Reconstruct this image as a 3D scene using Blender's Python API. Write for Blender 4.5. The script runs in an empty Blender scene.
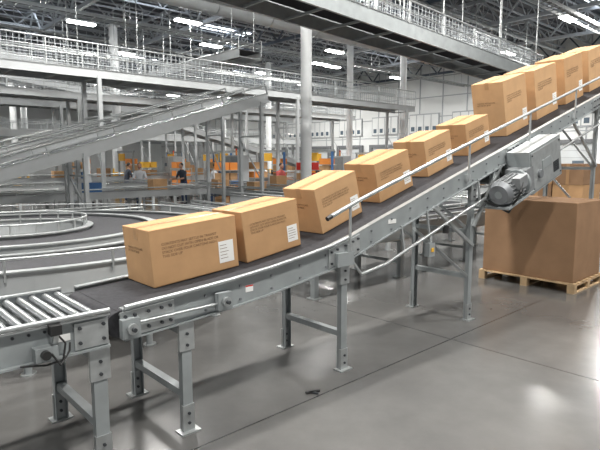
import bpy, math, random
from mathutils import Vector, Matrix
random.seed(4)
scene=bpy.context.scene
try:
    scene.view_settings.view_transform='Standard'
except Exception: pass

# ---------------------------------------------------------------- frame of the building
OX,OY=-0.774,3.45
U=Vector((0.735,0.678,0)).normalized()
V=Vector((-0.678,0.735,0)).normalized()
Z=Vector((0,0,1))
def W(s,t,z=0.0):
    return Vector((OX,OY,0))+U*s+V*t+Z*z

# ---------------------------------------------------------------- materials
def mat(name,col,rough=0.5,metal=0.0,var=0.0,scale=8.0,emit=0.0,bump=0.0,spec=None):
    m=bpy.data.materials.new(name); m.use_nodes=True
    nt=m.node_tree; b=nt.nodes['Principled BSDF']
    b.inputs['Base Color'].default_value=(*col,1)
    b.inputs['Roughness'].default_value=rough
    b.inputs['Metallic'].default_value=metal
    if spec is not None: b.inputs['Specular IOR Level'].default_value=spec
    if emit>0:
        b.inputs['Emission Color'].default_value=(*col,1)
        b.inputs['Emission Strength'].default_value=emit
    if var>0 or bump>0:
        tc=nt.nodes.new('ShaderNodeTexCoord')
        n=nt.nodes.new('ShaderNodeTexNoise'); n.inputs['Scale'].default_value=scale
        n.inputs['Detail'].default_value=5
        nt.links.new(tc.outputs['Object'],n.inputs['Vector'])
        if var>0:
            r=nt.nodes.new('ShaderNodeValToRGB')
            r.color_ramp.elements[0].position=0.3; r.color_ramp.elements[1].position=0.7
            r.color_ramp.elements[0].color=(*[c*(1-var) for c in col],1)
            r.color_ramp.elements[1].color=(*[min(1,c*(1+var)) for c in col],1)
            nt.links.new(n.outputs['Fac'],r.inputs['Fac'])
            nt.links.new(r.outputs['Color'],b.inputs['Base Color'])
        if bump>0:
            bp=nt.nodes.new('ShaderNodeBump'); bp.inputs['Strength'].default_value=bump
            bp.inputs['Distance'].default_value=0.01
            nt.links.new(n.outputs['Fac'],bp.inputs['Height'])
            nt.links.new(bp.outputs['Normal'],b.inputs['Normal'])
    return m
M_frame=mat('painted_steel_grey',(0.31,0.335,0.34),0.42,0.25,0.10,5)
M_galv=mat('galvanised_steel',(0.45,0.47,0.47),0.35,0.6,0.12,12)
M_roller=mat('roller_zinc',(0.62,0.64,0.65),0.25,0.85,0.06,20)
M_belt=mat('rubber_belt',(0.036,0.036,0.040),0.65,0,0.25,30,bump=0.2,spec=.2)
M_dark=mat('dark_steel',(0.05,0.055,0.06),0.5,0.3)
M_motor=mat('motor_grey',(0.20,0.21,0.22),0.45,0.3,0.1,10)
M_card=mat('cardboard',(0.475,0.285,0.145),0.85,0,0.07,6,bump=0.05,spec=.2)
M_card2=mat('cardboard_pale',(0.51,0.315,0.165),0.85,0,0.07,5,bump=0.05,spec=.2)
M_card3=mat('cardboard_brown',(0.29,0.175,0.10),0.85,0,0.10,3,bump=0.05,spec=.2)
M_tape=mat('packing_tape',(0.42,0.245,0.115),0.3)
M_ink=mat('print_ink',(0.17,0.10,0.05),0.8)
M_label=mat('paper_label',(0.80,0.80,0.78),0.6)
M_wood=mat('pallet_wood',(0.46,0.32,0.18),0.8,0,0.2,6)
M_white=mat('painted_column_white',(0.74,0.76,0.76),0.5,0,0.05,2)
M_truss=mat('truss_paint',(0.45,0.48,0.51),0.5,0.1)
M_girder=mat('girder_paint',(0.08,0.10,0.13),0.5,0.1)
M_blue=mat('blue_paint',(0.05,0.15,0.34),0.5)
M_yellow=mat('yellow_paint',(0.75,0.42,0.04),0.5)
M_orange=mat('orange_plastic',(0.75,0.26,0.05),0.5)
M_red=mat('red_plastic',(0.6,0.03,0.02),0.5)
M_lamp=mat('lamp_diffuser',(1,0.99,0.96),0.5,emit=20)
M_sky=mat('skylight_panel',(0.85,0.92,1),0.5,emit=5.0)
M_black=mat('black_plastic',(0.02,0.02,0.02),0.4)
M_mesh=mat('mesh_wire',(0.45,0.48,0.50),0.45,0.4)
M_bg=mat('painted_steel_pale',(0.45,0.47,0.475),0.5,0.1,0.06,2)

# ---------------------------------------------------------------- mesh builder
class MB:
    def __init__(self): self.v=[];self.f=[];self.m=[];self.mats=[];self.sm=[]
    def mi(self,m):
        if m not in self.mats: self.mats.append(m)
        return self.mats.index(m)
    def add(self,vs,fs,m,smooth=False):
        o=len(self.v); self.v+= [tuple(p) for p in vs]; k=self.mi(m)
        for f in fs:
            self.f.append(tuple(i+o for i in f)); self.m.append(k); self.sm.append(smooth)
    def hexa(self,p,m):
        self.add(p,[(0,3,2,1),(4,5,6,7),(0,1,5,4),(1,2,6,5),(2,3,7,6),(3,0,4,7)],m)
    def obox(self,c,ex,ey,ez,m):
        c=Vector(c)
        self.hexa([c-ex-ey-ez,c+ex-ey-ez,c+ex+ey-ez,c-ex+ey-ez,c-ex-ey+ez,c+ex-ey+ez,c+ex+ey+ez,c-ex+ey+ez],m)
    def sbox(self,s0,s1,t0,t1,z0,z1,m):
        self.hexa([W(s0,t0,z0),W(s1,t0,z0),W(s1,t1,z0),W(s0,t1,z0),W(s0,t0,z1),W(s1,t0,z1),W(s1,t1,z1),W(s0,t1,z1)],m)
    def lbox(self,x0,x1,y0,y1,z0,z1,m):
        self.hexa([Vector(p) for p in [(x0,y0,z0),(x1,y0,z0),(x1,y1,z0),(x0,y1,z0),(x0,y0,z1),(x1,y0,z1),(x1,y1,z1),(x0,y1,z1)]],m)
    def beam(self,p0,p1,w,h,m):
        p0=Vector(p0);p1=Vector(p1); d=(p1-p0)
        L=d.length
        if L<1e-6: return
        d/=L
        if abs(d.z)>0.97: side=V.copy(); up=U.copy()
        else:
            side=d.cross(Z).normalized(); up=side.cross(d).normalized()
        self.obox((p0+p1)/2,d*L/2,side*w/2,up*h/2,m)
    def cyl(self,p0,p1,r,m,n=12,r1=None,caps=True):
        p0=Vector(p0);p1=Vector(p1); d=(p1-p0).normalized()
        a=d.cross(Z)
        if a.length<0.1: a=d.cross(Vector((1,0,0)))
        a.normalize(); b=d.cross(a)
        if r1 is None: r1=r
        vs=[];
        for i in range(n):
            an=2*math.pi*i/n; o=a*math.cos(an)+b*math.sin(an)
            vs.append(p0+o*r); vs.append(p1+o*r1)
        self.add(vs,[(2*i,2*((i+1)%n),2*((i+1)%n)+1,2*i+1) for i in range(n)],m,True)
        if caps:
            self.add(vs,[tuple(2*i for i in range(n))[::-1],tuple(2*i+1 for i in range(n))],m)
    def tube(self,pts,r,m,n=8):
        for a,b in zip(pts[:-1],pts[1:]): self.cyl(a,b,r,m,n)
    def ribbon(self,prof,t0,t1,h,m):
        vs=[]
        for s,z in prof: vs+=[W(s,t0,z),W(s,t1,z),W(s,t1,z-h),W(s,t0,z-h)]
        fs=[]
        for i in range(len(prof)-1):
            a=4*i;b=a+4
            for k in range(4): fs.append((a+k,b+k,b+(k+1)%4,a+(k+1)%4))
        e=4*(len(prof)-1)
        fs+=[(0,1,2,3),(e+3,e+2,e+1,e)]
        self.add(vs,fs,m)
    def arc(self,c,r0,r1,z0,z1,a0,a1,n,m):
        vs=[]
        for i in range(n+1):
            a=a0+(a1-a0)*i/n; d=Vector((math.cos(a),math.sin(a),0))
            vs+=[c+d*r0+Z*z1,c+d*r1+Z*z1,c+d*r1+Z*z0,c+d*r0+Z*z0]
        fs=[]
        for i in range(n):
            a=4*i;b=a+4
            for k in range(4): fs.append((a+k,a+(k+1)%4,b+(k+1)%4,b+k))
        e=4*n
        fs+=[(3,2,1,0),(e,e+1,e+2,e+3)]
        self.add(vs,fs,m)
    def obj(self,name,parent=None,bevel=0):
        me=bpy.data.meshes.new(name); me.from_pydata(self.v,[],self.f)
        for m in self.mats: me.materials.append(m)
        me.polygons.foreach_set('material_index',self.m)
        me.polygons.foreach_set('use_smooth',self.sm)
        me.update()
        o=bpy.data.objects.new(name,me); scene.collection.objects.link(o)
        if parent: o.parent=parent
        if bevel:
            b=o.modifiers.new('bevel','BEVEL'); b.width=bevel; b.segments=2; b.limit_method='ANGLE'
        return o
def empty(name,mw=None):
    e=bpy.data.objects.new(name,None); scene.collection.objects.link(e)
    if mw is not None: e.matrix_world=mw
    return e

# ---------------------------------------------------------------- room shell
S0,S1,T0,T1=-14,39.6,-26,75
HC=10.9
mf=bpy.data.materials.new('polished_concrete'); mf.use_nodes=True
nt=mf.node_tree; b=nt.nodes['Principled BSDF']
tc=nt.nodes.new('ShaderNodeTexCoord')
mp=nt.nodes.new('ShaderNodeMapping'); mp.vector_type='TEXTURE'
ang=math.atan2(U.y,U.x)
jp=W(3.05,-0.21)
mp.inputs['Rotation'].default_value=(0,0,ang); mp.inputs['Location'].default_value=(jp.x,jp.y,0)
br=nt.nodes.new('ShaderNodeTexBrick'); br.offset=0; br.inputs['Scale'].default_value=1
br.inputs['Brick Width'].default_value=5; br.inputs['Row Height'].default_value=4.2
br.inputs['Mortar Size'].default_value=0.008; br.inputs['Mortar Smooth'].default_value=0.3
nt.links.new(tc.outputs['Object'],mp.inputs['Vector']); nt.links.new(mp.outputs['Vector'],br.inputs['Vector'])
n1=nt.nodes.new('ShaderNodeTexNoise'); n1.inputs['Scale'].default_value=0.9; n1.inputs['Detail'].default_value=8; n1.inputs['Roughness'].default_value=0.65
nt.links.new(tc.outputs['Object'],n1.inputs['Vector'])
r1=nt.nodes.new('ShaderNodeValToRGB'); r1.color_ramp.elements[0].position=.3; r1.color_ramp.elements[1].position=.72
r1.color_ramp.elements[0].color=(.095,.093,.091,1); r1.color_ramp.elements[1].color=(.145,.142,.136,1)
nt.links.new(n1.outputs['Fac'],r1.inputs['Fac'])
mx=nt.nodes.new('ShaderNodeMixRGB'); mx.inputs['Color2'].default_value=(.03,.03,.03,1)
nt.links.new(br.outputs['Fac'],mx.inputs['Fac']); nt.links.new(r1.outputs['Color'],mx.inputs['Color1'])
nt.links.new(mx.outputs['Color'],b.inputs['Base Color'])
n2=nt.nodes.new('ShaderNodeTexNoise'); n2.inputs['Scale'].default_value=1.6; n2.inputs['Detail'].default_value=7
nt.links.new(tc.outputs['Object'],n2.inputs['Vector'])
r2=nt.nodes.new('ShaderNodeMapRange'); r2.inputs['To Min'].default_value=.12; r2.inputs['To Max'].default_value=.27
nt.links.new(n2.outputs['Fac'],r2.inputs['Value']); nt.links.new(r2.outputs['Result'],b.inputs['Roughness'])
b.inputs['Specular IOR Level'].default_value=.7
bb=MB(); bb.sbox(S0,S1,T0,T1,-.2,0,mf); bb.obj('floor')
M_deck=mat('roof_deck',(0.12,0.13,0.145),0.7,0,0.1,0.5)
bb=MB(); bb.sbox(S0,S1,T0,T1,HC+.1,HC+.3,M_deck)
t=T0
while t<T1:
    bb.sbox(S0,S1,t,t+.45,HC,HC+.1,M_deck); t+=.9
bb.obj('ceiling')
M_wall=mat('wall_panel_white',(0.80,0.82,0.81),0.6,0,0.04,0.4)
M_seam=mat('wall_seam',(0.42,0.44,0.46),0.6)
bb=MB(); bb.sbox(S1,S1+.3,T0,T1,0,HC+.3,M_wall)
for k in range(1,6): bb.sbox(S1-.03,S1,T0,T1,k*1.75+.5,k*1.75+.58,M_seam)
t=T0+1
while t<T1: bb.sbox(S1-.05,S1,t,t+.09,0,HC,M_seam); t+=2.4
bb.obj('wall_far')
bb=MB(); bb.sbox(S0,S1,T1,T1+.3,0,HC+.3,M_wall)
s=S0+2
while s<S1: bb.sbox(s,s+.25,T1-.25,T1,0,HC,M_seam); s+=6
bb.sbox(S0,S1,T1-.06,T1,4.5,4.75,M_seam)
bb.obj('wall_left')
M_door=mat('dock_door',(0.62,0.65,0.66),0.5,0,0.05,1)
M_glass=mat('door_glass',(0.12,0.16,0.2),0.15)
i=1
for t in [-8,-3.5,1,5.5,10,14.5,19,23.5,28,32.5,37,41.5,46]:
    bb=MB()
    bb.sbox(S1-.20,S1-.06,t,t+2.8,0.0,3.1,M_door)
    for k in range(1,6): bb.sbox(S1-.22,S1-.2,t+.05,t+2.75,k*.52-.02,k*.52+.01,M_seam)
    for a,bx in ((t-.35,t),(t+2.8,t+3.15)): bb.sbox(S1-.35,S1-.06,a,bx,0,3.4,M_motor)
    bb.sbox(S1-.35,S1-.06,t,t+2.8,3.1,3.4,M_motor)
    bb.sbox(S1-.23,S1-.2,t+1,t+1.8,1.5,1.85,M_glass)
    for a in (t-.55,t+3.2): bb.cyl(W(S1-.9,a,0),W(S1-.9,a,1.1),.09,M_yellow,8)
    bb.obj('door_%d'%i)
    bb=MB(); bb.sbox(S1-.12,S1-.04,t-.2,t+3,4.3,6.1,M_seam)
    for q in range(4): bb.sbox(S1-.15,S1-.12,t-.1+q*.78,t+.58+q*.78,4.4,6.0,M_wall)
    for q in range(4): bb.sbox(S1-.16,S1-.15,t+.05+q*.78,t+.43+q*.78,4.55,4.95,M_glass)
    bb.obj('window_%d'%i)
    i+=1

# trusses
bb=MB()
def truss(p0,p1,h,step,wc,ww,m):
    d=(p1-p0); L=d.length; n=max(1,int(L/step)); 
    bb.beam(p0,p1,wc,wc,m); bb.beam(p0-Z*h,p1-Z*h,wc,wc,m)
    for i in range(n):
        a=p0+d*(i/n); c=p0+d*((i+.5)/n); e=p0+d*((i+1)/n)
        bb.beam(a,c-Z*h,ww,ww,m); bb.beam(c-Z*h,e,ww,ww,m)
t=T0+1
while t<T1:
    truss(W(S0,t,HC-.1),W(S1-.2,t,HC-.1),.75,1.6,.08,.045,M_truss); t+=1.8
bb.obj('roof_joist')
bb=MB()
for s in (-7,2.5,8.5,14.5,20.5,26.5,32.5,38.8):
    truss(W(s,T0,HC-.15),W(s,T1-.2,HC-.15),1.35,2.4,.18,.09,M_girder if s in (38.8,2.5,20.5) else M_truss)
bb.obj('roof_girder')
bb=MB()
for t,z,r,m in ((3,9.30,.07,M_red),(12,9.30,.10,M_galv),(19,9.30,.07,M_galv),(30,9.3,.10,M_galv)):
    bb.cyl(W(S0,t,z),W(S1-.3,t,z),r,m,10)
    s=S0+1
    while s<S1-1: bb.cyl(W(s,t,z),W(s,t,HC),.015,m,5); s+=4
bb.obj('ceiling_pipe')
bb=MB()
for t,z,r in ((16.8,8.6,.42),(38,8.7,.5)):
    bb.cyl(W(S0,t,z),W(S1-1,t,z),r,M_bg,20)
    s=S0+1.5
    while s<S1-2:
        bb.cyl(W(s,t,z),W(s+.06,t,z),r+.03,M_galv,20); bb.cyl(W(s,t,z+r),W(s,t,HC-.1),.015,M_galv,5); s+=3
bb.obj('air_duct')
bb=MB()
for t,z in ((6.5,8.3),(13,7.7),(20.1,8.0),(27.8,7.9),(44,8)):
    for d in (-.3,.3): bb.beam(W(S0,t+d,z),W(S1-1,t+d,z),.03,.12,M_galv)
    s=S0+.5
    while s<S1-1: bb.beam(W(s,t-.3,z-.03),W(s,t+.3,z-.03),.03,.03,M_galv); s+=.5
    s=S0+2
    while s<S1-1:
        for d in (-.33,.33): bb.cyl(W(s,t+d,z),W(s,t+d,HC-.1),.012,M_galv,5)
        s+=3.5
    bb.beam(W(S0,t-.1,z),W(S1-1,t-.1,z),.12,.05,M_black)
bb.obj('cable_tray')

# columns
def column(x,y,r=.18):
    bb=MB(); p=Vector((x,y,0))
    bb.cyl(p+Z*.03,p+Z*(HC-1.5),r,M_white,20)
    bb.obox(p+Z*.015,U*.35,V*.35,Z*.015,M_galv)
    bb.obox(p+Z*(HC-1.48),U*.3,V*.3,Z*.03,M_white)
    bb.cyl(p+Z*.03,p+Z*1.2,r+.03,M_yellow,20)
    bb.obj('steel_column')
for x,y,r in ((.20,17.2,.18),(5.9,30.5,.19),(3.0,32,.19),(-10.6,30.6,.24),(-24.5,47,.25),(-2.5,42,.22),(-15.5,44,.22),(-7.5,52,.2),(-19.5,36,.2),(17,30,.2)):
    column(x,y,r)

# lights
def lamp(x,y,z=9.0,power=0,rot=0):
    e=MB(); p=Vector((x,y,z))
    e.obox(p+Z*.09,U*.75,V*.25,Z*.05,M_galv)
    for k in (-.15,0,.15): e.cyl(p-U*.7+V*k,p+U*.7+V*k,.045,M_lamp,8)
    e.cyl(p+Z*.1-U*.5,Vector((x,y,HC-.1))-U*.5,.01,M_dark,5); e.cyl(p+Z*.1+U*.5,Vector((x,y,HC-.1))+U*.5,.01,M_dark,5)
    o=e.obj('high_bay_light')
    if power:
        l=bpy.data.lights.new('lamp_light','AREA'); l.shape='RECTANGLE'; l.size=1.4; l.size_y=.5; l.energy=power
        l.color=(1,.975,.935)
        lo=bpy.data.objects.new('lamp_light',l); scene.collection.objects.link(lo)
        lo.matrix_world=Matrix.Translation((x,y,z-.06))@Matrix.Rotation(ang,4,'Z'); lo.parent=o
        lo.matrix_parent_inverse=Matrix.Identity(4)
for x,y in ((13.6,27.5),(-11.7,37.5),(-23,48.8),(-4.6,45.5),(1.5,40)): lamp(x,y,9.0,600)
for s,t,pw in ((-2,-4,620),(4,-4,580),(10,-4,680),(-4,2.2,620),(2,2.2,670),(8.5,2,720),(-2,11.2,800),(5,11.2,850),(13,11.2,850),(22,-2.5,800),(28,5,1000),
               (2,21.5,800),(13,21.5,800),(24,21.5,900),(33,14,1100),(5,34,700),(20,34,700),(33,34,900),(10,50,700),(28,50,800)):
    p=W(s,t); lamp(p.x,p.y,9.0,pw)
for s,t in ((9,25.5),(17,25.5),(28,25.5),(0,40.5),(10,40.5),(26,40.5),(36,25.5),(15,57),(5,57),(25,57),(35,57),(0,31.5),(14,31.5),(26,31.5),(33,47.5),(19,47.5),(8,14.8)):
    p=W(s,t); lamp(p.x,p.y,9.0,0)
bb=MB()
for s,t in ((8,14),(20,16),(20,28),(32,22),(8,31),(20,42),(32,42),(8,46),(32,8),(20,5.5),(11.5,22.5),(2,27)):
    bb.sbox(s-1.8,s+1.8,t-.6,t+.6,HC-.06,HC-.01,M_sky)
bb.obj('skylight')
w=bpy.data.worlds.new('world'); scene.world=w; w.use_nodes=True
w.node_tree.nodes['Background'].inputs['Color'].default_value=(.96,.98,1,1)
w.node_tree.nodes['Background'].inputs['Strength'].default_value=.48

# ---------------------------------------------------------------- main conveyor
PR=[(-.45,.950),(-.05,.972),(.35,1.0),(.71,1.035),(1.05,1.078),(1.39,1.13),(1.7,1.205),(2.1,1.325),(2.6,1.468),(3.08,1.61),(8,3.012),(13,4.437)]
def zb(s):
    if s<=PR[0][0]: return PR[0][1]
    for (a,x),(c,y) in zip(PR[:-1],PR[1:]):
        if s<=c: return x+(y-x)*(s-a)/(c-a)
    return PR[-1][1]
TW=.84
main=empty('belt_conveyor')
bb=MB()
bb.ribbon([(s,z) for s,z in PR],.06,TW-.06,.012,M_belt)
bb.ribbon([(s,z-.16) for s,z in PR],.08,TW-.08,.01,M_belt)
bb.cyl(W(-.45,.06,PR[0][1]-.085),W(-.45,TW-.06,PR[0][1]-.085),.083,M_belt,20)
bb.obj('belt',main)
bb=MB()
up=lambda d:[(s,z+d) for s,z in PR]
for t0,t1,fl0,fl1 in ((0,.012,0,.055),(TW-.012,TW,TW-.055,TW)):
    bb.ribbon(up(.022),t0,t1,.19,M_frame)
    bb.ribbon(up(.028),fl0,fl1,.01,M_galv)
    bb.ribbon(up(-.165),fl0-(0.02 if t0==0 else 0),fl1,.01,M_frame)
bb.ribbon(up(-.014),.05,TW-.05,.01,M_galv)
s=-.3
while s<12.8:
    bb.cyl(W(s,.012,zb(s)-.1),W(s,TW-.012,zb(s)-.1),.025,M_galv,8)
    s+=.9
for s0,s1 in ((-.47,-.1),(1.38,1.78),(4.55,4.85),(7.4,7.7)):
    ss=[s0+(s1-s0)*k/4 for k in range(5)]
    bb.ribbon([(s,zb(s)+.01) for s in ss],-.012,0,.165,M_galv)
    for s in ss[0:5:1]:
        for dz in (-.02,-.12):
            s_=min(max(s,s0+.03),s1-.03)
            bb.cyl(W(s_,-.012,zb(s_)+dz),W(s_,-.026,zb(s_)+dz),.011,M_dark,6)
s=.15
while s<12.5:
    for dz in (-.03,-.13): bb.cyl(W(s,0,zb(s)+dz),W(s,-.012,zb(s)+dz),.010,M_motor,6)
    s+=.3
for s in (-.42,.28):
    bb.sbox(s-.06,s+.06,-.06,-.012,zb(s)-.15,zb(s)-.03,M_frame)
    bb.cyl(W(s,-.06,zb(s)-.09),W(s,-.085,zb(s)-.09),.035,M_galv,14)
    bb.cyl(W(s,-.085,zb(s)-.09),W(s,-.11,zb(s)-.09),.014,M_dark,10)
bb.cyl(W(-.36,-.035,zb(0)-.09),W(.22,-.035,zb(0)-.085),.009,M_galv,8)
bb.cyl(W(1.55,-.04,zb(1.55)-.13),W(1.55,TW+.02,zb(1.55)-.13),.04,M_galv,14)
bb.sbox(1.45,1.66,-.05,-.012,zb(1.55)-.19,zb(1.55)-.07,M_frame)
bb.sbox(.5,.57,-.002,0,zb(.55)-.10,zb(.55)-.05,M_label)
bb.sbox(.5,.57,-.0025,-.002,zb(.55)-.06,zb(.55)-.05,M_red)
bb.sbox(2.2,2.32,-.004,0,zb(2.3)-.09,zb(2.3)-.05,M_label)
bb.obj('side_frame',main)
def support(bb,s,ztop,tw=TW,t0=0,cross=True,knee=True,w=.075):
    for t in (t0+.02,t0+tw-.02):
        ob=1 if t<t0+tw/2 else -1
        bb.sbox(s-w/2,s+w/2,t-.006,t+.006,.012,ztop,M_frame)
        bb.sbox(s-w/2,s-w/2+.008,min(t,t+.045*ob),max(t,t+.045*ob),.012,ztop,M_frame)
        bb.sbox(s+w/2-.008,s+w/2,min(t,t+.045*ob),max(t,t+.045*ob),.012,ztop,M_frame)
        bb.sbox(s-.075,s+.075,t-.05,t+.05,0,.012,M_galv)
        bb.sbox(s-w/2-.008,s+w/2+.008,t-.014,t+.014,.012,.20,M_galv)
        for zz in (.07,.14,ztop-.12,ztop-.2): bb.cyl(W(s,t-.014,zz),W(s,t-.026,zz),.011,M_dark,6)
        bb.sbox(s-w/2-.02,s+w/2+.02,t-.014,t+.014,ztop-.24,ztop,M_galv)
    if cross:
        bb.sbox(s-.03,s+.03,t0+.03,t0+tw-.03,ztop*.30,ztop*.30+.05,M_frame)
        bb.sbox(s-.03,s+.03,t0+.03,t0+tw-.03,ztop-.13,ztop-.08,M_frame)
        if ztop>1.2:
            bb.sbox(s-.03,s+.03,t0+.03,t0+tw-.03,ztop*.62,ztop*.62+.05,M_frame)
            bb.beam(W(s-.04,t0+.03,ztop*.32),W(s-.04,t0+tw-.03,ztop*.62),.01,.035,M_galv)
            bb.beam(W(s+.04,t0+.03,ztop*.62),W(s+.04,t0+tw-.03,ztop-.1),.01,.035,M_galv)
bb=MB()
for s in (0,1.606,3.81,7.75,12.2): support(bb,s,zb(s)-.14)
for s,ln in ((3.81,.85),(3.81,-.6),(7.75,1.1),(12.2,-.7)):
    for t in (.0,TW):
        bb.beam(W(s,t,zb(s)-.15-abs(ln)*.9),W(s-ln,t,zb(s-ln)-.16),.035,.035,M_galv)
bb.obj('support_stand',main)
bb=MB()
for tt,h,sa in ((-.035,.33,1.38),(TW+.035,.22,1.3)):
    pts=[W(sa,tt,zb(sa)+h-.03)]+[W(s,tt,zb(s)+h) for s in (1.7,2.1,2.6,3.08,8,13)]
    bb.tube(pts,.019,M_galv,10)
    bb.cyl(pts[0],pts[0]-U*.05-Z*.02,.021,M_black,10)
    for s in (1.62,3.6,5.1,6.6,8.1,9.6,11.1,12.6):
        tf=0 if tt<0 else TW
        bb.cyl(W(s,tt,zb(s)-.08),W(s,tt,zb(s)+h),.013,M_galv,8)
        bb.sbox(s-.03,s+.03,min(tt,tf)-.005,max(tt,tf)+.005,zb(s)-.1,zb(s)-.02,M_galv)
pts=[W(s,-.03,zb(s)+.045) for s in (-.45,-.05,.35,.71,1.05,1.39,1.6)]
bb.tube(pts,.016,M_galv,8)
bb.obj('guard_rail',main)
bb=MB()
pts=[W(1.75,-.06,zb(1.75)-.34)]+[W(s,-.06,zb(s)-.40) for s in (2.1,3.08,3.95)]
bb.tube(pts,.016,M_galv,8)
pts=[W(5.6,-.06,zb(5.6)-.40),W(6,-.05,zb(6)-.42),W(10,-.05,zb(10)-.42)]
bb.tube(pts,.016,M_galv,8)
bb.tube([W(1.75,-.06,zb(1.75)-.34),W(1.66,-.04,zb(1.66)-.2)],.014,M_galv,8)
for s in (2.4,3.85,5.7,7.7,9.6): bb.beam(W(s,-.05,zb(s)-.42),W(s,-.01,zb(s)-.15),.02,.02,M_galv)
bb.cyl(W(3.1,-.075,zb(3.1)-.49),W(3.1,-.075,zb(3.1)-.40),.035,M_black,12)
bb.sbox(2.78,2.88,-.09,-.03,zb(2.8)-.62,zb(2.8)-.48,M_frame)
bb.beam(W(2.83,-.06,zb(2.83)-.48),W(2.83,-.01,zb(2.83)-.16),.02,.02,M_galv)
bb.sbox(2.81,2.85,-.10,-.09,zb(2.8)-.57,zb(2.8)-.53,M_yellow)
bb.obj('conduit',main)
# drive: motor + gearbox + housing
M_mot2=mat('motor_light_grey',(0.22,0.23,0.235),0.45,0.2,0.1,10)
bb=MB()
inc=(U+Z*.285).normalized(); nor=(Z-U*.285).normalized()
c=W(4.22,-.20,1.56)
bb.cyl(c-inc*.17,c+inc*.22,.135,M_mot2,24)
for k in range(20):
    a=2*math.pi*k/20; o=V*math.cos(a)+nor*math.sin(a); tq=inc.cross(o)
    bb.obox(c+o*.143,inc*.16,tq*.004,o*.012,M_mot2)
bb.cyl(c-inc*.17,c-inc*.24,.152,M_motor,24,r1=.115)
bb.cyl(c-inc*.241,c-inc*.244,.045,M_frame,16)
bb.obox(c+inc*.02-V*.14+nor*.09,inc*.10,V*.05,nor*.065,M_mot2)
bb.cyl(c+inc*.22,c+inc*.27,.165,M_frame,24)
bb.obox(c+inc*.36+V*.02,inc*.10,V*.13,nor*.15,M_mot2)
g=W(5.02,-.16,zb(5.02)-.31)
bb.obox(g,inc*.46,V*.14,nor*.27,M_frame)
bb.obox(g-V*.143,inc*.43,V*.004,nor*.24,M_galv)
bb.obox(g-V*.150+nor*.02,inc*.13,V*.003,nor*.06,M_frame)
for a in (-.40,.40):
    for d in (-.21,.21): bb.cyl(g-V*.145+inc*a+nor*d,g-V*.157+inc*a+nor*d,.012,M_dark,6)
bb.cyl(g-V*.145-inc*.22-nor*.06,g-V*.175-inc*.22-nor*.06,.055,M_motor,16)
for k in range(6): bb.obox(g-V*.149+inc*(.2+k*.03)-nor*.1,inc*.007,V*.004,nor*.07,M_dark)
q=W(5.0,TW/2,zb(5.0)-.42)
bb.obox(q,inc*.5,V*.38,nor*.012,M_frame)
for dv in (-.34,.34):
    for di in (-.48,.48): bb.beam(q+V*dv+inc*di,q+V*dv+inc*di+nor*.26,.04,.04,M_frame)
for di in (-.3,0,.3): bb.cyl(q-V*.34+inc*di+nor*.12,q+V*.34+inc*di+nor*.12,.07,M_galv,14)
bb.obox(c+inc*.1+V*.16-nor*.16,inc*.35,V*.28,nor*.012,M_frame)
bb.beam(c+V*.24-nor*.15,W(4.26,.02,zb(4.26)-.15),.05,.05,M_frame)
bb.beam(c+inc*.4+V*.2-nor*.15,W(4.62,.02,zb(4.62)-.15),.05,.05,M_frame)
bb.tube([c-V*.18+nor*.09,c-V*.20+nor*.0-inc*.1,c-V*.06-nor*.24-inc*.15,W(3.93,-.06,zb(3.93)-.42)],.012,M_black,6)
bb.obj('drive_motor',main)

# ---------------------------------------------------------------- roller conveyor at left
bb=MB(); zr=.95
SR0,SR1=-3.6,-.545
for t0,t1 in ((0,.012),(TW-.012,TW)):
    bb.sbox(SR0,SR1,t0,t1,zr-.17,zr+.02,M_frame)
bb.sbox(SR0,SR1,-.035,.03,zr+.02,zr+.032,M_galv)
bb.sbox(SR0,SR1,TW-.03,TW+.01,zr+.02,zr+.032,M_galv)
bb.sbox(SR0,SR1,-.03,.0,zr-.18,zr-.168,M_frame)
bb.tube([W(SR0,-.03,zr+.05),W(SR1,-.03,zr+.05)],.016,M_galv,8)
s=SR1-.035
while s>SR0:
    bb.cyl(W(s,.012,zr-.012),W(s,TW-.012,zr-.012),.026,M_roller,14)
    bb.cyl(W(s,-.0,zr-.012),W(s,-.008,zr-.012),.009,M_dark,6)
    s-=.082
bb.sbox(SR0,SR1,.1,TW-.1,zr-.15,zr-.14,M_dark)
for s in (-.60,-2.3,-3.5): support(bb,s,zr-.15,w=.085)
bb.sbox(-.75,-.55,-.014,0,zr-.16,zr+.0,M_galv)
for a in (-.72,-.58):
    for d in (-.03,-.12): bb.cyl(W(a,-.014,zr+d),W(a,-.028,zr+d),.011,M_dark,6)
bb.sbox(-.90,-.84,-.09,-.035,zr-.02,zr+.035,M_black)
bb.beam(W(-.87,-.03,zr-.11),W(-.87,-.075,zr-.02),.03,.012,M_galv)
bb.sbox(-.98,-.86,-.07,-.0,zr-.16,zr-.085,M_frame)
bb.cyl(W(-.93,-.07,zr-.12),W(-.93,-.10,zr-.12),.026,M_black,14)
bb.tube([W(-.86,-.06,zr-.02),W(-.82,-.07,zr-.08),W(-.84,-.08,zr-.17),W(-.92,-.05,zr-.19),W(-1.05,-.03,zr-.17)],.006,M_black,6)
bb.tube([W(-.9,-.08,zr-.12),W(-.86,-.1,zr-.19),W(-.8,-.07,zr-.13),W(-.78,-.02,zr-.1)],.006,M_black,6)
bb.sbox(-.84,-.77,-.004,0,zr-.09,zr-.05,M_label)
bb.obj('roller_conveyor')

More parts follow.
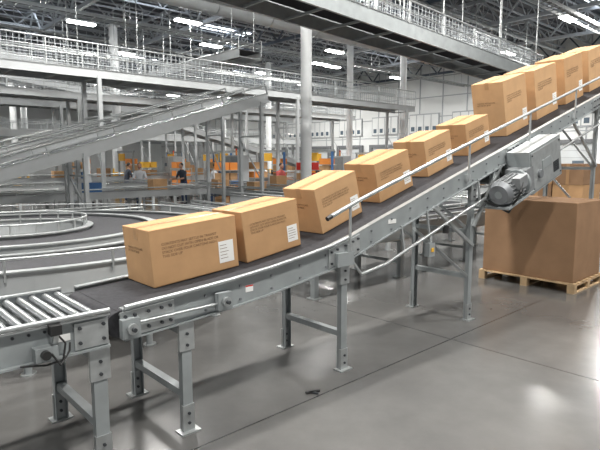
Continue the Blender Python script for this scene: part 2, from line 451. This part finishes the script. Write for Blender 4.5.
# ---------------------------------------------------------------- cartons on belt
def strip_text(body,size,loc,parent,rot):
    cu=bpy.data.curves.new('print','FONT'); cu.body=body; cu.size=size; cu.extrude=.0002; cu.space_line=1.05
    cu.materials.append(M_ink)
    o=bpy.data.objects.new('print_text',cu); scene.collection.objects.link(o)
    o.parent=parent; o.location=loc; o.rotation_euler=rot
TXT="CONTENTS MAY SETTLE IN TRANSIT\nDO NOT CUT WITH OPEN BLADE OR\nSTACK OVER FOUR CARTONS HIGH\nTHIS SIDE UP"
def carton(s0,s1,w,h,tn=.36,m=M_card,skew=0):
    a=W(s0,tn,zb(s0)+.004); bq=W(s1,tn,zb(s1)+.004)
    lift=0
    for k in range(1,10):
        f=k/10; sq=s0+(s1-s0)*f; lift=max(lift,zb(sq)+.004-(a.z+(bq.z-a.z)*f))
    x=(bq-a); L=x.length; x.normalize(); y=V.copy(); zz=x.cross(y).normalized()
    R=Matrix((x,y,zz)).transposed().to_4x4()
    e=empty('cardboard_box',Matrix.Translation(a+Z*lift)@R@Matrix.Rotation(skew,4,'Z'))
    bb=MB(); bb.lbox(0,L,0,w,0,h,m); bb.obj('carton_body',e,bevel=.006)
    bb=MB()
    bb.lbox(.004,L-.004,w/2-.0022,w/2+.0022,h-.001,h+.0018,M_ink)
    bb.lbox(-.001,L+.001,w/2-.03,w/2+.03,h,h+.0015,M_tape)
    bb.lbox(-.0015,0,w/2-.03,w/2+.03,h-.09,h+.001,M_tape); bb.lbox(L,L+.0015,w/2-.03,w/2+.03,h-.09,h+.001,M_tape)
    bb.lbox(.006,L-.006,-.0008,0,h-.012,h-.009,M_tape); bb.lbox(.006,L-.006,-.0008,0,.009,.012,M_tape)
    bb.obj('tape',e)
    bb=MB()
    lx=L*.76; lw=min(.14,L*.19); lh=lw*1.25; lz=h*.14
    bb.lbox(lx,lx+lw,-.0016,0,lz,lz+lh,M_label)
    for k in range(5):
        bb.lbox(lx+.012,lx+lw*random.uniform(.5,.9),-.0022,-.0016,lz+lh*(.2+k*.15),lz+lh*(.2+k*.15)+.004,M_ink)
    bb.obj('shipping_label',e)
    strip_text(TXT,L*.038,(L*.12,-.001,h*.70),e,(math.pi/2,0,0))
    strip_text("HANDLE WITH CARE\nLIFT FROM BASE",w*.06,(-.001,w*.85,h*.62),e,(math.pi/2,0,-math.pi/2))
carton(-.05,.705,.43,.425,m=M_card)
carton(.79,1.40,.43,.43,m=M_card)
carton(1.68,2.26,.43,.44,m=M_card2,skew=.02)
carton(2.53,3.09,.43,.42,m=M_card,skew=-.02)
carton(3.40,3.95,.43,.42,m=M_card2,skew=.02)
carton(4.27,4.83,.42,.40,m=M_card)
carton(5.22,5.88,.46,.74,tn=.33,m=M_card2)
carton(6.15,6.90,.46,.72,tn=.33,m=M_card2)
carton(7.2,7.93,.46,.72,tn=.33,m=M_card)
carton(8.2,8.95,.46,.70,tn=.33,m=M_card2)

# ---------------------------------------------------------------- bulk bin on pallet
def pallet(s0,t0,sl=1.02,tl=1.22):
    bb=MB()
    for t in (t0,t0+tl/2-.05,t0+tl-.1):
        for s in (s0,s0+sl/2-.05,s0+sl-.1): bb.sbox(s,s+.1,t,t+.1,.02,.11,M_wood)
        bb.sbox(s0,s0+sl,t,t+.1,0,.02,M_wood); bb.sbox(s0,s0+sl,t,t+.1,.11,.125,M_wood)
    n=7
    for k in range(n):
        a=s0+(sl-.1)*k/(n-1); bb.sbox(a,a+.1,t0,t0+tl,.125,.145,M_wood)
    return bb.obj('wooden_pallet')
pallet(5.98,-.40,1.16,1.46)
bb=MB()
bb.sbox(6.02,7.1,-.36,1.02,.147,1.30,M_card3)
big=bb.obj('bulk_carton',bevel=.01)
b2=MB(); b2.sbox(6.03,7.09,.325,.335,1.30,1.303,M_ink)
b2.obj('bulk_carton_seam',big)
pallet(9.3,.7); bb=MB()
for k in range(4):
    for i2 in range(2):
        for j in range(2):
            o1=random.uniform(-.01,.01)
            bb.sbox(9.31+i2*.5+o1,9.80+i2*.5+o1,.71+j*.6,1.30+j*.6-.01,.147+k*.42,.562+k*.42,M_card3 if (k+j)%2 else M_card)
            bb.sbox(9.308+i2*.5+o1,9.31+i2*.5+o1,.98+j*.6,1.04+j*.6,.147+k*.42,.56+k*.42,M_tape)
bb.obj('carton_stack')

# ---------------------------------------------------------------- generic background conveyor
def conveyor(name,s0,t0,z0,s1,t1,z1,width=.8,fh=.2,legstep=3,guard=0,rollers=False,mesh=False,hang=False,legw=.08,m=None):
    m=m or M_bg
    bb=MB(); a=W(s0,t0,z0); c=W(s1,t1,z1); d=c-a; L=d.length; d.normalize()
    side=d.cross(Z).normalized(); upv=side.cross(d).normalized()
    for sg in (-1,1):
        o=side*(sg*width/2)
        bb.beam(a+o-upv*(fh/2-.03),c+o-upv*(fh/2-.03),.02,fh,m)
        bb.beam(a+o+upv*.035,c+o+upv*.035,.07,.012,M_galv)
        bb.beam(a+o-upv*(fh-.03),c+o-upv*(fh-.03),.07,.012,M_galv)
    if rollers:
        n=int(L/.11)
        for k in range(n):
            p=a+d*(k+.5)*L/n; bb.cyl(p-side*(width/2-.02),p+side*(width/2-.02),.027,M_roller,8)
    else:
        bb.beam(a,c,width-.1,.02,M_belt)
    n=max(1,int(L/1.2))
    for k in range(n+1):
        p=a+d*L*k/n-upv*(fh-.06); bb.beam(p-side*width/2,p+side*width/2,.05,.05,m)
    if guard:
        for sg in (-1,1):
            o=side*(sg*(width/2+.02))
            bb.cyl(a+o+upv*guard,c+o+upv*guard,.025,M_galv,6)
            if guard>.5: bb.cyl(a+o+upv*guard*.5,c+o+upv*guard*.5,.018,M_galv,6)
            n=max(1,int(L/1.5))
            for k in range(n+1):
                p=a+o+d*L*k/n; bb.beam(p,p+upv*guard,.03,.03,M_galv)
            if mesh:
                n=int(L/.16)
                for k in range(n):
                    p=a+o+d*L*k/n; bb.beam(p,p+upv*guard,.01,.01,M_mesh)
                for k in range(1,5):
                    bb.beam(a+o+upv*guard*k/5,c+o+upv*guard*k/5,.01,.01,M_mesh)
    n=max(1,round(L/legstep)) if legstep else 0
    for k in range(n+1 if n else 0):
        f=min(max(k/n,.02),.98); p=a+d*L*f
        for sg in (-1,1):
            q=p+side*(sg*(width/2+.0))
            if hang:
                bb.cyl(q,Vector((q.x,q.y,HC-.85)),.02,M_galv,6)
            else:
                bb.beam(Vector((q.x,q.y,0)),Vector((q.x,q.y,p.z-fh*.6)),legw,legw,m)
                bb.obox(Vector((q.x,q.y,.006)),U*legw,V*legw,Z*.006,M_galv)
        if not hang:
            for zf in (.3,.7):
                z=p.z*zf; q0=p+side*width/2; q1=p-side*width/2
                bb.beam(Vector((q0.x,q0.y,z)),Vector((q1.x,q1.y,z)),.04,.04,m)
            if p.z>2:
                q0=p+side*width/2; q1=p-side*width/2
                bb.beam(Vector((q0.x,q0.y,p.z*.35)),Vector((q1.x,q1.y,p.z*.68)),.03,.03,m)
    return bb.obj(name)
conveyor('overhead_conveyor',-8,5.7,6.0,17.3,5.7,4.97,1.3,.36,3,.55,mesh=True,hang=True,m=M_frame)
conveyor('overhead_conveyor',-2,10.9,7.2,28,10.9,7.2,1.3,.35,3,.8,mesh=True,hang=True)
conveyor('overhead_conveyor',12.5,15.6,6.6,12.5,42,6.6,1.2,.35,3,.5,hang=True)
conveyor('overhead_conveyor',-8,19.0,7.0,9,19.0,5.2,1.1,.3,3,.3,hang=True)
conveyor('overhead_conveyor',-4,26,7.2,11,26,5.4,1.2,.3,3,.3,hang=True)
conveyor('elevated_conveyor',-12,14.3,4.7,22,14.3,4.7,1.3,.26,8,.8,mesh=True,legw=.12)
conveyor('elevated_conveyor',-12,23,5.0,27,23,5.0,1.5,.3,9,.8,mesh=True,legw=.14)
conveyor('elevated_conveyor',-10,33,5.6,30,33,5.6,1.5,.4,10,.8,mesh=True,legw=.16)
conveyor('elevated_conveyor',-10,30.8,3.6,30,30.8,3.6,1.3,.4,10,.5,legw=.16)
conveyor('elevated_conveyor',-10,44,4.4,32,44,4.4,1.5,.4,10,.8,mesh=True,legw=.16)
conveyor('incline_conveyor',-2.6,9.2,.65,7.8,9.2,3.75,1.0,.26,5,.25,legw=.09,rollers=True)
conveyor('incline_conveyor',-1.5,11.4,1.0,8,11.4,3.9,.9,.26,5,.25,legw=.09)
conveyor('incline_conveyor',0,18,1.4,11,18,4.4,1.1,.3,5,.3,legw=.09)
conveyor('incline_conveyor',14,26,4.2,27,26,1.2,1.1,.3,6,.3,legw=.09)
conveyor('flat_conveyor',3.0,2.4,.85,9.2,2.4,.85,.9,.25,2.2,.1,m=M_frame)
conveyor('flat_conveyor',4.6,3.2,.80,4.6,8.3,.80,.8,.2,2,.1,rollers=True)
conveyor('flat_conveyor',6.6,3.6,.95,6.6,8.3,.95,.8,.2,2,.1)
conveyor('flat_conveyor',8.8,3.3,.9,8.8,15.4,.9,.8,.2,2.5,.1)
conveyor('flat_conveyor',11,3,.9,11,17,.9,.8,.2,2.5,.1,rollers=True)
conveyor('flat_conveyor',-6,8.2,.75,3.5,8.2,.75,.7,.2,2,.1)
conveyor('flat_conveyor',-7,12.9,.9,8.2,12.9,.9,.8,.2,2.5,.12)
conveyor('flat_conveyor',-7,16,1.0,8.0,16,1.0,.8,.2,2.5,.12,rollers=True)
conveyor('flat_conveyor',14.5,4,1.0,14.5,20,1.0,1,.25,3,.15)
conveyor('flat_conveyor',-4,21,1.1,20,21,1.1,.9,.25,3,.15)

# ---------------------------------------------------------------- curved carousel
bb=MB(); C=Vector((-3.9,7.0,0)); a0,a1=math.radians(-150),math.radians(165)
def ring(r0,r1,z,rails=()):
    bb.arc(C,r0+.05,r1-.05,z-.02,z,a0,a1,72,M_belt)
    for a,b_ in ((r0,r0+.02),(r1-.02,r1)): bb.arc(C,a,b_,z-.2,z+.03,a0,a1,72,M_bg)
    for a,b_ in ((r0-.03,r0+.07),(r1-.07,r1+.03)): bb.arc(C,a,b_,z+.03,z+.045,a0,a1,72,M_galv)
    bb.arc(C,r1-.02,r1+.05,z-.22,z-.205,a0,a1,72,M_galv)
    n=14
    for k in range(n+1):
        a=a0+(a1-a0)*k/n; d=Vector((math.cos(a),math.sin(a),0))
        for r in (r0+.02,r1-.02):
            bb.cyl(C+d*r,C+d*r+Z*(z-.18),.035,M_frame,8); bb.cyl(C+d*r,C+d*r+Z*.012,.07,M_galv,8)
        bb.beam(C+d*r0+Z*(z-.17),C+d*r1+Z*(z-.17),.05,.05,M_frame)
        bb.beam(C+d*r0+Z*.3,C+d*r1+Z*.3,.04,.04,M_frame)
    for r in rails:
        n=72
        pts=[C+Vector((math.cos(a0+(a1-a0)*k/n),math.sin(a0+(a1-a0)*k/n),0))*r+Z*(z+.16) for k in range(n+1)]
        bb.tube(pts,.014,M_galv,6)
        for k in range(0,n+1,4): bb.beam(pts[k],pts[k]-Z*.2,.02,.02,M_galv)
ring(2.0,2.97,.90,(2.99,))
ring(.95,1.85,.96,(.93,))
bb.obj('curved_conveyor')

# small goods on back conveyors
bb=MB()
def sb(s,t,z,l,w,h,m): bb.sbox(s-l/2,s+l/2,t-w/2,t+w/2,z,z+h,m); bb.sbox(s-l/2-.002,s+l/2+.002,t-.03,t+.03,z+h,z+h+.003,M_tape)
for s,t,z in ((1,12.9,.92),(4.3,12.9,.92),(6.5,12.9,.92),(8.8,10.5,.92),(8.8,12.6,.92),(14.5,8,1.02),(14.5,11,1.02),(14.5,13,1.02),(14.5,16,1.02),(14.5,18,1.02),(11,12,.93),(11,15,.93),(3,21,1.12),(6,21,1.12),(8,21,1.12),(10,21,1.12),(13,21,1.12),(16,21,1.12)):
    sb(s,t,z,.5,.4,random.uniform(.25,.42),random.choice((M_card,M_card2,M_card3,M_card,M_blue)))
bb.obj('parcel_row')
def goods(s,t,hs=3,m=None):
    pallet(s,t); bb=MB()
    for k in range(hs):
        for i2 in range(2):
            for j in range(2):
                bb.sbox(s+i2*.51+.005,s+.5+i2*.51,t+.01+j*.6,t+.6+j*.6,.147+k*.45,.59+k*.45,m or random.choice((M_card,M_card3,M_card2)))
    bb.obj('carton_stack')
goods(16.5,24.2,3);goods(19,27.4,4);goods(26,17,4,M_orange);goods(27,28.5,3);goods(30,10,4);goods(33,16,4);goods(22,10,3);goods(30,42,4,M_orange);goods(20.5,35,3);goods(24.5,18.5,4);goods(18.8,17.5,3,M_orange);goods(20.5,12.2,4,M_orange)

# packing stations
def station(x,y,post=M_blue):
    p=Vector((x,y,0)); bb=MB()
    for k in (-.9,.9):
        bb.beam(p+V*k,p+V*k+Z*2.4,.09,.09,post); bb.obox(p+V*k+Z*.01,U*.15,V*.15,Z*.01,M_dark)
        bb.beam(p+V*k+U*.9,p+V*k+U*.9+Z*.95,.08,.08,post)
        bb.beam(p+V*k+Z*.9,p+V*k+U*.95+Z*.9,.06,.06,post)
    bb.beam(p-V*1+Z*2.35,p+V*1+Z*2.35,.10,.10,M_frame)
    bb.obox(p+U*.45+Z*.95,U*.5,V*.95,Z*.025,M_galv)
    bb.obox(p-U*.1+Z*2.05+V*.3,U*.03,V*.35,Z*.2,M_yellow)
    for k in range(3):
        bb.obox(p+U*.1+Z*(1.15+k*.34)-V*.45,U*.2,V*.32,Z*.14,(M_orange,M_card2,M_orange)[k])
        bb.obox(p+U*.1+Z*(.995+k*.34)-V*.45,U*.25,V*.42,Z*.01,M_galv)
    bb.obox(p+U*.45+Z*1.22+V*.4,U*.03,V*.25,Z*.17,M_black); bb.obox(p+U*.45+Z*1.01+V*.4,U*.08,V*.1,Z*.035,M_black)
    bb.obj('packing_station')
for x,y,m in ((-1.4,26.9,M_blue),(1.2,29,M_frame),(-4.6,31,M_blue),(-9.5,28.6,M_frame),(4.4,34.5,M_frame),(-3.8,28,M_frame),(-7.4,31,M_blue),(-13,31,M_blue),(.9,25.2,M_blue),(-14.5,34,M_frame),(-5.9,34.5,M_frame),(7.5,36,M_blue)): station(x,y,m)
def cart(x,y,m):
    p=Vector((x,y,0)); bb=MB()
    for a in (-.4,.4):
        for c_ in (-.3,.3):
            q=p+U*a+V*c_; bb.beam(q+Z*.14,q+Z*1.5,.035,.035,M_galv); bb.cyl(q+Z*.07-V*.02,q+Z*.07+V*.02,.07,M_black,12)
    for z in (.18,.65,1.1,1.5): bb.obox(p+Z*z,U*.42,V*.32,Z*.012,M_galv)
    for z in (.20,.67,1.12):
        for a in (-.2,.2): bb.obox(p+U*a+Z*(z+.14),U*.17,V*.25,Z*.13,random.choice((m,M_card,m)))
    for a in (-.2,.2): bb.obox(p+U*a+Z*1.66,U*.17,V*.25,Z*.145,random.choice((m,M_card2)))
    bb.obj('shelf_cart')
for x,y,m in ((-2.9,20.5,M_orange),(-9.3,22,M_blue),(2.9,22.6,M_card2),(-5.8,25.5,M_orange),(-11,25.6,M_red),(3.4,26,M_blue),(.3,20.6,M_red),(-3.9,24.2,M_blue),(-7.9,27.2,M_yellow),(-1.9,23.4,M_orange)): cart(x,y,m)
def cabinet(x,y):
    p=Vector((x,y,0)); bb=MB()
    bb.obox(p+Z*.05,U*.28,V*.48,Z*.05,M_dark); bb.obox(p+Z*1.1,U*.3,V*.5,Z*1.0,M_bg)
    for k in (-.25,.25): bb.obox(p-U*.305+V*k+Z*1.1,U*.006,V*.235,Z*.95,M_frame); bb.obox(p-U*.32+V*(k*.2)+Z*1.1,U*.012,V*.012,Z*.09,M_black)
    bb.obox(p-U*.315+V*.28+Z*1.65,U*.004,V*.12,Z*.09,M_glass); bb.cyl(p+Z*2.1,p+Z*2.32,.04,M_orange,10); bb.cyl(p+Z*2.32,p+Z*2.4,.04,M_red,10)
    bb.obj('control_cabinet')
for x,y in ((-2.8,23.1),(-10.7,24.8),(2.1,27.6),(-6.9,28.6)): cabinet(x,y)

# ---------------------------------------------------------------- workers
M_skin=mat('skin',(0.50,0.28,0.19),0.6); M_jean=mat('denim',(0.05,0.08,0.16),0.8); M_hair=mat('hair',(0.03,0.02,0.015),0.7)
M_shoe=mat('shoe',(0.03,0.03,0.03),0.6)
def worker(x,y,rot,shirt,bend=.12,reach=.35):
    e=empty('worker',Matrix.Translation((x,y,0))@Matrix.Rotation(rot,4,'Z'))
    P=[];E=[];R=[]
    def add(p,r,par=None):
        P.append(p);R.append(r)
        if par is not None: E.append((par,len(P)-1))
        return len(P)-1
    f=-bend
    pel=add((0,0,.95),.15); 
    b1=add((0,f*.3,1.12),.14,pel); ch=add((0,f*.7,1.32),.165,b1); nk=add((0,f,1.47),.075,ch); hd0=add((0,f*1.2,1.55),.058,nk)
    for sg in (-1,1):
        hip=add((sg*.10,0,.88),.105,pel); kn=add((sg*.12,-.03,.50),.07,hip); an=add((sg*.12,.02,.10),.045,kn)
        hl=add((sg*.125,-.02,.045),.045,an); toe=add((sg*.135,-.17,.04),.038,hl)
        sh=add((sg*.19,f*.85,1.41),.07,ch); el=add((sg*.25,f-.08,1.14),.048,sh); wr=add((sg*.19,f-reach,1.10),.03,el)
        pm=add((sg*.185,f-reach-.08,1.10),.032,wr)
        for k,(dx,ln) in enumerate(((-.03,.07),(-.01,.08),(.01,.078),(.03,.06))):
            a=add((sg*.185+dx,f-reach-.13,1.10),.010,pm); add((sg*.185+dx,f-reach-.13-ln*.7,1.08),.009,a)
        th=add((sg*.185-sg*.045,f-reach-.09,1.09),.011,pm); add((sg*.185-sg*.06,f-reach-.13,1.08),.009,th)
    me=bpy.data.meshes.new('wk'); me.from_pydata(P,E,[]); o=bpy.data.objects.new('wk',me); scene.collection.objects.link(o)
    sk=o.modifiers.new('s','SKIN'); sk.use_smooth_shade=True
    for i,sv in enumerate(me.skin_vertices[0].data):
        sv.radius=(R[i],R[i]*(.75 if i in (b1,ch,pel) else 1)); sv.use_root=(i==0)
    ss=o.modifiers.new('d','SUBSURF'); ss.levels=1; ss.render_levels=1
    dg=bpy.context.evaluated_depsgraph_get(); ev=o.evaluated_get(dg)
    nm=bpy.data.meshes.new_from_object(ev); bpy.data.objects.remove(o)
    nm.materials.clear()
    for m in (shirt,M_jean,M_skin,M_shoe): nm.materials.append(m)
    for p in nm.polygons:
        c=p.center
        if c.z<.09: k=3
        elif c.z<.98 : k=1
        elif c.z>1.49 or (c.y<f-.14 and c.z<1.25): k=2
        else: k=0
        p.material_index=k; p.use_smooth=True
    nm.name='body'; ob=bpy.data.objects.new('body',nm); scene.collection.objects.link(ob); ob.parent=e
    hb=MB(); hc=Vector((0,f*1.3-.01,1.655))
    def ell(c,rx,ry,rz,m,n=16,zmin=-1):
        vs=[];fs=[]
        for i in range(n+1):
            th=math.pi*i/n
            for j in range(n):
                ph=2*math.pi*j/n
                zz=math.cos(th); q=math.sin(th)
                taper=1-.18*max(0,-zz)
                vs.append(c+Vector((rx*q*math.cos(ph)*taper,ry*q*math.sin(ph)*taper,rz*zz)))
        for i in range(n):
            for j in range(n): fs.append((i*n+j,i*n+(j+1)%n,(i+1)*n+(j+1)%n,(i+1)*n+j))
        hb.add(vs,fs,m,True)
    ell(hc,.077,.098,.118,M_skin)
    ell(hc+Vector((0,.022,.03)),.083,.095,.103,M_hair)
    for sg in (-1,1):
        ell(hc+Vector((sg*.079,.01,-.005)),.012,.02,.032,M_skin,8)
        ell(hc+Vector((sg*.03,-.085,.0)),.013,.012,.009,M_label,8); ell(hc+Vector((sg*.03,-.094,.0)),.006,.005,.006,M_black,8)
        hb.lbox(hc.x+sg*.03-.016,hc.x+sg*.03+.016,hc.y-.095,hc.y-.085,hc.z+.017,hc.z+.022,M_hair)
    ell(hc+Vector((0,-.10,-.03)),.014,.02,.024,M_skin,8)
    ell(hc+Vector((0,-.085,-.068)),.026,.012,.008,M_red,8)
    hb.obj('head',e)
Sh1=mat('shirt_white',(0.6,0.62,0.65),0.8); Sh2=mat('shirt_dark',(0.04,0.05,0.07),0.8); Sh3=mat('shirt_red',(0.5,0.10,0.09),0.8)
worker(-6.6,21.5,.3,Sh1); worker(-5.0,22.5,-.6,Sh2); worker(-.9,21.9,.9,Sh3); worker(-8.0,24,2.2,Sh2); worker(-3.6,21.3,1.4,Sh1); worker(5.2,27,-.8,Sh2)

# ---------------------------------------------------------------- debris on the floor
bb=MB(); p=Vector((.05,4.05,0))
bb.beam(p+Z*.008,p+Vector((.11,.05,.008)),.03,.012,M_black); bb.beam(p+Vector((.02,.03,.008)),p+Vector((.10,-.01,.008)),.02,.012,M_dark)
bb.obj('plastic_scrap')

# ---------------------------------------------------------------- camera
cam=bpy.data.cameras.new('camera'); co=bpy.data.objects.new('camera',cam); scene.collection.objects.link(co)
cam.sensor_width=36; cam.lens=36*520/600; cam.clip_end=300
co.location=(0,0,1.9); co.rotation_euler=(math.radians(90-7.125),0,0)
scene.camera=co
